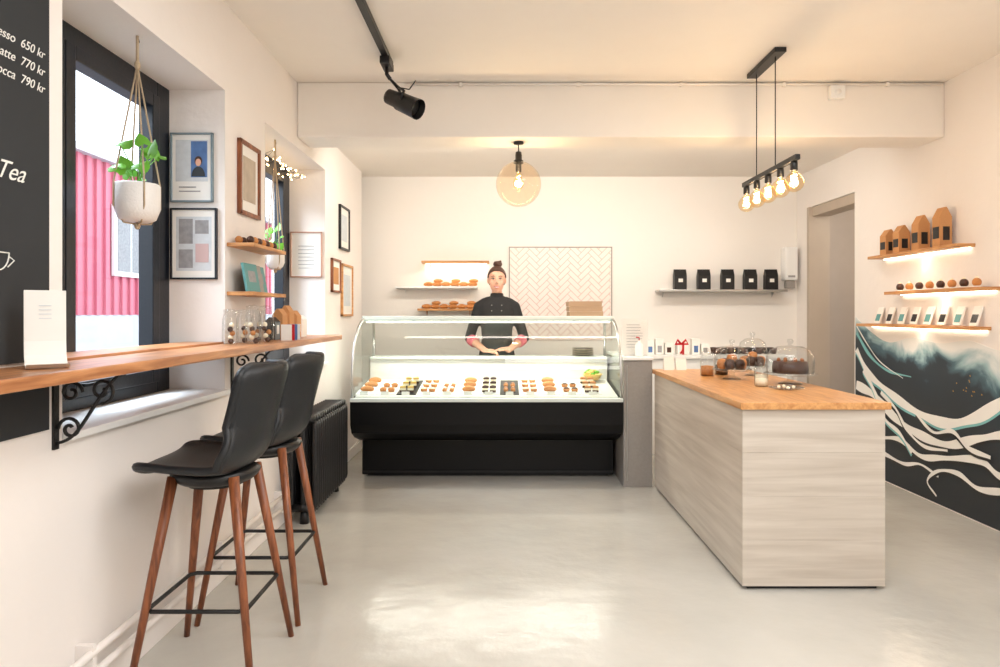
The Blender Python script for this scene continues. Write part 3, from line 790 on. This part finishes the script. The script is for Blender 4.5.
# ---------------------------------------------------------------- hanging planters
def planter(cx, cy, zt, zp, r, hp, n, seed):
    random.seed(seed)
    b = B('hanging_planter'); 
    b.lathe([(0, 0), (r*.55, 0), (r*.82, .012), (r, hp*.35), (r*1.0, hp*.96), (r*.96, hp), (r*.92, hp*.96), (r*.9, hp*.8), (0, hp*.8)], (cx, cy, zp), M_pot, 28)
    b.lathe([(0, hp*.8), (r*.9, hp*.81), (0, hp*.86)], (cx, cy, zp), M_choc, 20)
    knot = Vector((cx, cy, zt-.12))
    b.tube([(cx, cy, zt), knot], .006, M_rope, 8); b.sph(knot, (.012, .012, .02), M_rope, 8, 6)
    b.tube([(cx, cy, zt+.0), (cx, cy+.012, zt-.02), (cx, cy, zt-.03)], .004, M_iron, 6)
    for k in range(4):
        a = pi/4+k*pi/2; e = Vector((cx+math.cos(a)*r*1.02, cy+math.sin(a)*r*1.02, zp+hp))
        pts = [knot, knot.lerp(e, .5), e, Vector((cx+math.cos(a)*r*1.03, cy+math.sin(a)*r*1.03, zp+hp*.4)), Vector((cx+math.cos(a)*r*.6, cy+math.sin(a)*r*.6, zp-.004)), Vector((cx, cy, zp-.008))]
        b.tube(pts, .0035, M_rope, 6)
    b.sph((cx, cy, zp-.015), (.012, .012, .015), M_rope, 8, 6)
    for k in range(n):
        a = random.uniform(0, 2*pi); el = random.uniform(.02, .15); q = random.uniform(.03, r*1.3)
        base = Vector((cx, cy, zp+hp*.82)); tip = Vector((cx+math.cos(a)*q, cy+math.sin(a)*q, zp+hp+el))
        b.tube([base, base.lerp(tip, .5)+Vector((0, 0, .03)), tip], .002, M_green, 5)
        s_ = random.uniform(.04, .065); R = Euler((random.uniform(.2, 1.4), random.uniform(-.5, .5), random.uniform(-.8, .8))).to_matrix()
        out = [(0, 0), (.35, -.22), (.55, .1), (.42, .55), (0, 1.05), (-.42, .55), (-.55, .1), (-.35, -.22)]
        vs = [tip+R @ Vector((p[0]*s_, p[1]*s_, -.15*s_*abs(p[0]))) for p in out]+[tip+R @ Vector((0, .4*s_, .08*s_))]
        b.raw(vs, [[i, (i+1) % 8, 8] for i in range(8)], M_green, True)
    b.obj()
planter(-1.50, 2.72, ZH, 1.70, .085, .155, 13, 3)
planter(-1.50, 4.35, ZH, 1.62, .06, .11, 8, 11)
random.seed(9)
b = B('fairy_lights')
path = []
for k in range(60):
    t = k/59; path.append(Vector((-1.60+.05*math.sin(k*1.7)+random.uniform(-.02, .02), 4.0+t*1.2, 2.38+.03*math.sin(k*.9)+random.uniform(-.02, .02))))
b.tube(path, .0015, M_iron, 4)
for p in path: b.sph(p, .006, M_fairy, 6, 4)
path2 = [Vector((-1.60+random.uniform(-.02, .02), 4.08+.02*math.sin(k), 2.36-.025*k)) for k in range(16)]
b.tube(path2, .0015, M_iron, 4)
for p in path2: b.sph(p, .006, M_fairy, 6, 4)
b.obj()

# ---------------------------------------------------------------- ceiling fixtures
b = B('track_light')
b.box((-.74, 2.2, ZC-.035), (-.70, 4.18, ZC-.001), M_black, .003)
b.box((-.75, 3.98, ZC-.08), (-.69, 4.14, ZC-.035), M_black, .006)
jt = Vector((-.70, 4.06, ZC-.15))
b.tube([(-.72, 4.06, ZC-.08), (-.72, 4.06, ZC-.12), jt], .012, M_black, 8)
d = Vector((.75, -.35, -.42)).normalized(); c0 = Vector((-.62, 4.02, 2.60))
b.tube([jt, jt+Vector((.05, 0, -.06)), c0+Vector((0, .06, .04)), c0+Vector((0, .062, 0))], .008, M_black, 8)
b.tube([jt, jt+Vector((.05, 0, -.05)), c0+Vector((.02, -.06, .05)), c0+Vector((0, -.062, 0))], .008, M_black, 8)
b.tube([c0-d*.12, c0-d*.11, c0-d*.03, c0-d*.025, c0+d*.06, c0+d*.13], [.03, .045, .048, .055, .058, .062], M_black, 20, caps=False)
b.tube([c0-d*.121, c0-d*.12], [.03, .03], M_black, 16)
b.tube([c0+d*.08, c0+d*.085], [.054, .054], M_steel, 20)
b.tube([jt, (-.66, 4.06, ZC-.20), (-.58, 4.04, ZC-.22), (-.54, 4.03, ZC-.17)], .004, M_black, 6)
b.obj()

b = B('globe_pendant_lamp'); gc = Vector((.095, 4.68, 2.235)); R_ = .158
b.lathe([(0, 2.53-gc.z), (.035, 2.53-gc.z), (.035, 2.515-gc.z), (0, 2.51-gc.z)], gc, M_black, 16)
b.cyl(gc+Vector((0, 0, .2)), (gc.x, gc.y, 2.52), .004, mat=M_black, seg=8)
prof = [(R_*math.sin(a), R_*math.cos(a)) for a in [.2+(pi-.2)*i/22 for i in range(23)]]
b.lathe(prof, gc, M_amber, 40, caps=False)
b.lathe([(0, .225), (.02, .225), (.024, .2), (.024, .17), (.034, .165), (.034, .145), (.02, .14), (.02, .085), (0, .085)], gc, M_black, 20)
b.lathe([(.012, .085), (.014, .07), (.03, .03), (.036, 0), (.028, -.025), (0, -.04)], gc, M_bulb, 18)
b.tube([gc+Vector((.010*math.cos(k*1.3), .010*math.sin(k*1.3), .06-.006*k)) for k in range(13)], .0035, M_fil, 6)
b.obj()

b = B('linear_pendant_lamp'); PX = 1.63; pz = 2.20
b.box((PX-.035, 3.94, ZC-.03), (PX+.035, 4.40, ZC-.001), M_black, .004)
for y in (4.02, 4.32): b.cyl((PX, y, ZC-.03), (PX, y, pz+.015), .0035, mat=M_black, seg=8)
b.box((PX-.014, 3.71, pz-.014), (PX+.014, 4.55, pz+.016), M_black, .003)
bulbs = [3.76+.185*k for k in range(5)]
for y in bulbs:
    c = Vector((PX, y, pz))
    b.lathe([(0, -.012), (.018, -.014), (.020, -.03), (.020, -.065), (.016, -.068), (0, -.068)], c, M_black, 16)
    b.lathe([(.013, -.066), (.015, -.075), (.036, -.095), (.051, -.12), (.054, -.137), (.049, -.158), (.034, -.176), (.014, -.186), (0, -.187)], c, M_bulb, 24)
    b.tube([c+Vector((.016*math.cos(k*1.6), .016*math.sin(k*1.6), -.09-.005*k)) for k in range(13)], .004, M_fil, 6)
b.obj()

# ---------------------------------------------------------------- the woman behind the case
def remesh(bb, voxel, smooth=6):
    me = bb.mesh(); o = bpy.data.objects.new('tmp', me); COL.objects.link(o)
    m = o.modifiers.new('r', 'REMESH'); m.mode = 'VOXEL'; m.voxel_size = voxel; m.use_smooth_shade = True
    s_ = o.modifiers.new('s', 'SMOOTH'); s_.iterations = smooth; s_.factor = .5
    dg = bpy.context.evaluated_depsgraph_get(); dg.update()
    ne = bpy.data.meshes.new_from_object(o.evaluated_get(dg)); bpy.data.objects.remove(o)
    return ne
WX, WY = -.075, 6.13
woman = empty('woman_shop_assistant'); woman.location = (WX, WY, 0)
def loft(bb, secs, mat, seg=28):
    vs = []; fs = []
    for (cx, cy, z, rx, ry) in secs:
        for k in range(seg):
            a = 2*pi*k/seg; vs.append((cx+rx*math.copysign(abs(math.cos(a))**.85, math.cos(a)), cy+ry*math.copysign(abs(math.sin(a))**.85, math.sin(a)), z))
    n = len(secs)
    for i in range(n-1):
        for k in range(seg): fs.append([i*seg+k, i*seg+(k+1) % seg, (i+1)*seg+(k+1) % seg, (i+1)*seg+k])
    fs.append(list(range(seg))[::-1]); fs.append([(n-1)*seg+k for k in range(seg)])
    bb.raw(vs, fs, mat, True)
bd = B('body')
loft(bd, [(0, .01, .82, .15, .11), (0, .01, .92, .172, .118), (0, 0, 1.02, .152, .105), (0, 0, 1.10, .138, .098), (0, -.005, 1.2, .146, .108), (0, -.008, 1.28, .158, .118), (0, 0, 1.36, .162, .105), (0, .005, 1.41, .155, .088), (0, .01, 1.445, .115, .072), (0, .01, 1.475, .070, .058), (0, .01, 1.50, .05, .05)], M_jacket)
bd.tube([(0, .01, 1.45), (0, .005, 1.52), (0, 0, 1.57)], [.050, .046, .046], M_jacket, 16)
EL = {}
for s_ in (-1, 1):
    sh = Vector((s_*.160, .005, 1.385)); el = Vector((s_*.252, -.01, 1.10)); wr = Vector((s_*.105, -.225, 1.0))
    EL[s_] = (sh, el, wr)
    bd.tube([(s_*.06, .01, 1.455), (s_*.11, .008, 1.425), sh], [.035, .048, .054], M_jacket, 16)
    bd.tube([sh, sh.lerp(el, .3), sh.lerp(el, .65), el], [.056, .053, .048, .045], M_jacket, 16)
    bd.sph(sh, .056, M_jacket); bd.sph(el, .045, M_jacket)
    bd.tube([el, el.lerp(wr, .3), el.lerp(wr, .65), wr, wr+(wr-el)*.06], [.042, .039, .032, .026, .024], M_jacket, 16)
    bd.tube([(s_*.085, .01, .90), (s_*.095, .0, .70), (s_*.10, .0, .48), (s_*.10, .015, .28), (s_*.10, .02, .09)], [.095, .078, .058, .052, .040], M_jacket, 16)
    bd.sph((s_*.10, -.035, .04), (.042, .12, .04), M_jacket)
me = remesh(bd, .009, 5)
me.materials.clear()
for m in (M_jacket, M_skin, M_apron_haze): me.materials.append(m)
for p in me.polygons:
    c = p.center; k = 0
    if c.z > 1.497: k = 1
    else:
        for s_ in (-1, 1):
            sh, el, wr = EL[s_]; ax = wr-el; t = (c-el).dot(ax)/ax.length_squared
            dd = (c-(el+ax*t)).length
            if t > .32 and dd < .052 and c.y < -.07 and c.z < 1.12: k = 1
        if k == 0 and .55 < c.z < 1.26 and c.y < .02 and abs(c.x) < .150: k = 2  # apron area, tinted with the glass haze
    p.material_index = k; p.use_smooth = True
o = bpy.data.objects.new('body', me); COL.objects.link(o); o.parent = woman
b = B('jacket_details')
for s_ in (-1, 1):
    sh, el, wr = EL[s_]; b.tube([el.lerp(wr, .10), el.lerp(wr, .13), el.lerp(wr, .38), el.lerp(wr, .40)], [.044, .051, .048, .038], M_pink, 18)
b.lathe([(.058, -.022), (.062, -.010), (.058, .012), (.053, .018), (.048, .010)], (0, .010, 1.495), M_jacket, 24, caps=False)
for k in range(4):
    for s_ in (-1, 1): b.sph((s_*.045, -.122+.006*max(0, k-1)-(0 if k else -.022), 1.40-.05*k), (.005, .004, .005), M_grey, 8, 6)
b.obj(woman)
HC = Vector((0, -.01, 1.634))
hd = B('head')
hd.sph(HC+Vector((0, .012, .018)), (.080, .096, .102), M_skin, 32, 24)
hd.sph(HC+Vector((0, -.022, -.042)), (.064, .064, .076), M_skin, 24, 18)
hd.sph(HC+Vector((0, -.058, -.098)), (.022, .022, .019), M_skin)
for s_ in (-1, 1):
    hd.sph(HC+Vector((s_*.038, -.054, -.030)), (.026, .024, .030), M_skin)
    hd.sph(HC+Vector((s_*.080, .010, -.008)), (.009, .016, .028), M_skin)
hd.tube([HC+Vector((0, -.080, .012)), HC+Vector((0, -.090, -.012)), HC+Vector((0, -.101, -.030))], [.007, .009, .012], M_skin, 10)
hd.sph(HC+Vector((-.009, -.092, -.034)), .008, M_skin); hd.sph(HC+Vector((.009, -.092, -.034)), .008, M_skin)
hd.tube([HC+Vector((0, .02, -.05)), HC+Vector((0, .015, -.15))], [.048, .046], M_skin, 16)
me = remesh(hd, .0042, 7); me.materials.clear(); me.materials.append(M_skin)
for p in me.polygons: p.use_smooth = True
o = bpy.data.objects.new('head', me); COL.objects.link(o); o.parent = woman
b = B('face')
for s_ in (-1, 1):
    e = HC+Vector((s_*.031, -.0785, .006))
    b.sph(e, (.0125, .006, .0058), M_eye, 14, 8); b.sph(e+Vector((0, -.0035, 0)), (.0066, .004, .0060), M_iris, 10, 8)
    b.tube([e+Vector((-.017, .0, .003)), e+Vector((0, -.006, .0080)), e+Vector((.017, .0, .003))], .0028, M_hair, 6)
    b.tube([e+Vector((-s_*.016, -.004, .020)), e+Vector((s_*.002, -.006, .026)), e+Vector((s_*.022, .006, .019))], [.002, .0036, .0018], M_hair, 6)
m_ = HC+Vector((0, -.084, -.062))
b.tube([m_+Vector((-.028, .010, .007)), m_+Vector((-.013, -.001, -.002)), m_+Vector((0, -.004, -.001)), m_+Vector((.013, -.001, -.002)), m_+Vector((.028, .010, .007))], [.002, .0035, .004, .0035, .002], M_lip, 8)
b.tube([m_+Vector((-.026, .009, .005)), m_+Vector((-.012, -.001, -.012)), m_+Vector((0, -.003, -.017)), m_+Vector((.012, -.001, -.012)), m_+Vector((.026, .009, .005))], [.002, .004, .005, .004, .002], M_lip, 8)
b.sph(m_+Vector((0, -.0015, -.007)), (.019, .004, .0065), M_teeth, 12, 8)
b.obj(woman)
hr = B('hair')
bm_ = bmesh.new(); bmesh.ops.create_uvsphere(bm_, u_segments=64, v_segments=48, radius=1)
for v in bm_.verts: v.co = Vector((v.co.x*.088, v.co.y*.106, v.co.z*.110))
dele = [v for v in bm_.verts if v.co.z < -.07 or (v.co.y < .0 and v.co.z < .060-7.5*max(0, abs(v.co.x)-.010)**2 and abs(v.co.x) < .080) or (v.co.y < .015 and v.co.z < .0)]
bmesh.ops.delete(bm_, geom=dele, context='VERTS')
bmesh.ops.solidify(bm_, geom=bm_.faces[:], thickness=.009)
hr.bm(bm_, M_hair, True, Matrix.Translation(HC+Vector((0, .012, .020))))
bun = HC+Vector((0.008, .035, .146))
hr.sph(bun, (.038, .038, .030), M_hair, 20, 14)
hr.tube([bun+Vector((.026*math.cos(a), .026*math.sin(a), .012*math.sin(2*a))) for a in [2*pi*i/20 for i in range(20)]], .016, M_hair, 8, closed=True)
hr.tube([bun+Vector((.026*math.cos(a), .016*math.sin(a), .016+.01*math.cos(a))) for a in [2*pi*i/20 for i in range(20)]], .010, M_hair, 8, closed=True)
hr.obj(woman)
def hand(s_, wr, dvec, zoff):
    h = B('hand'); d = dvec.normalized(); n = Vector((0, 0, 1)); l = d.cross(n).normalized()
    n = l.cross(d).normalized()
    if s_ < 0: l = -l
    el = EL[s_][1]; ax = (wr-el).normalized(); z3 = Vector((0, 0, zoff))
    h.tube([wr-ax*.05-z3, wr-ax*.02-z3*.6, wr, wr+d*.025], [.017, .021, .023, .027], M_skin, 14, flat=.85)
    R3 = Matrix((l, d, n)).transposed()
    h.sph(wr+d*.045, (.037, .050, .018), M_skin, 16, 12, rot=R3.to_euler())
    Ls = [.060, .068, .064, .050]
    for k in range(4):
        off = -.027+.018*k; bs = wr+d*.078+l*off
        p = bs; pts = [bs-d*.03, bs]; ang = .18+.06*k
        dirk = (d+l*(off*2.0)).normalized()
        for q, f in enumerate((.45, .3, .25)):
            dv = dirk*math.cos(ang)-n*math.sin(ang); p = p+dv*Ls[k]*f*1.05; pts.append(p.copy()); ang += .50
        h.tube(pts, [.0098, .0098, .009, .0082, .0066], M_skin, 10)
        h.sph(pts[-1], .0066, M_skin, 8, 6)
    tb = wr+d*.018-l*.026
    h.tube([tb, tb+d*.028-l*.018, tb+d*.055-l*.020-n*.006, tb+d*.072-l*.012-n*.012], [.014, .012, .010, .007], M_skin, 10)
    me = remesh(h, .0028, 3); me.materials.clear(); me.materials.append(M_skin)
    for p_ in me.polygons: p_.use_smooth = True
    me.transform(Matrix.Translation((0, 0, zoff)))
    o = bpy.data.objects.new('hand', me); COL.objects.link(o); o.parent = woman
hand(-1, EL[-1][2], Vector((.9, -.22, -.10)), .0)
hand(1, EL[1][2], Vector((-.9, -.10, -.02)), .012)

# ---------------------------------------------------------------- lights
def area(name, loc, target, sx, sy, pw, col):
    l = bpy.data.lights.new(name, 'AREA'); l.shape = 'RECTANGLE'; l.size = sx; l.size_y = sy; l.energy = pw; l.color = col
    o = bpy.data.objects.new(name, l); COL.objects.link(o); o.location = loc
    o.rotation_euler = (Vector(target)-Vector(loc)).to_track_quat('-Z', 'Y').to_euler(); return o
def point(name, loc, pw, col, r=.03):
    l = bpy.data.lights.new(name, 'POINT'); l.energy = pw; l.color = col; l.shadow_soft_size = r
    o = bpy.data.objects.new(name, l); COL.objects.link(o); o.location = loc; return o
WARM = (1, .85, .67); NEU = (.97, .98, 1.0); COOL = (.74, .87, 1)
area('entrance_fill', (1.2, -.3, 2.85), (1.2, 0, 0), 2.4, 2.0, 100, NEU)  # added fill at ceiling level behind the camera
area('center_fill', (.9, 2.0, 2.86), (.9, 2.1, 0), 1.8, 1.2, 48, NEU)  # added overhead fill, out of view, no fixture modelled
area('back_wall_fill', (.6, 5.05, 2.67), (.6, 6.6, 1.3), 3.2, .25, 44, (1, .94, .85))  # added fill strip hidden behind the beam, washes the back wall
point('bounce_fill', (.6, 1.2, 2.0), 24, (1, .94, .86), .3)  # added mid-air fill that brightens the ceiling like bounced light
for y in bulbs: point('bulb_light', (PX, y, pz-.13), 3.6, WARM, .03)
point('globe_bulb_light', gc, 9, WARM, .03)
area('case_light', (-.14, 5.56, 1.245), (-.14, 5.45, .7), 1.95, .04, 13, (1, .94, .84))
for (y0, y1, z) in ((4.3, 5.2, 1.745), (4.08, 5.0, 1.46), (4.16, 5.4, 1.215)):
    area('shelf_light', (XR-.03, (y0+y1)/2, z), (XR-.02, (y0+y1)/2, z-1), .02, y1-y0, 1.8, WARM)
area('shelf_light', (-.5, YB-.035, 1.825), (-.5, YB-.02, 1), .6, .02, 2.0, WARM)
area('sky_window_1', (-3.0, 2.7, 3.9), (-1.3, 2.9, 1.3), 2.4, 1.6, 330, COOL)
area('sky_window_2', (-3.0, 4.6, 3.9), (-1.3, 4.7, 1.3), 2.4, 1.6, 260, COOL)
point('hall_fill', (3.9, 6.2, 2.3), 26, (1, .95, .88), .1)  # added unseen light to lift the dim hallway
sp = bpy.data.lights.new('spot_beam', 'SPOT'); sp.energy = 40; sp.color = WARM; sp.spot_size = 1.1; sp.spot_blend = .6; sp.shadow_soft_size = .04
so = bpy.data.objects.new('spot_beam', sp); COL.objects.link(so); so.location = c0+d*.10; so.rotation_euler = d.to_track_quat('-Z', 'Y').to_euler()

w = bpy.data.worlds.new('sky'); scene.world = w; w.use_nodes = True
bg = w.node_tree.nodes['Background']; bg.inputs[0].default_value = (.82, .91, 1, 1); bg.inputs[1].default_value = 3.2

# ---------------------------------------------------------------- camera
cam = bpy.data.cameras.new('camera'); cam.sensor_width = 36; cam.lens = 24.0; cam.shift_x = -.005; cam.shift_y = -.0205
co = bpy.data.objects.new('camera', cam); COL.objects.link(co); co.location = (0, 0, 1.33); co.rotation_euler = (pi/2, 0, 0)
scene.camera = co
scene.view_settings.view_transform = 'Standard'
scene.view_settings.exposure = 0.0
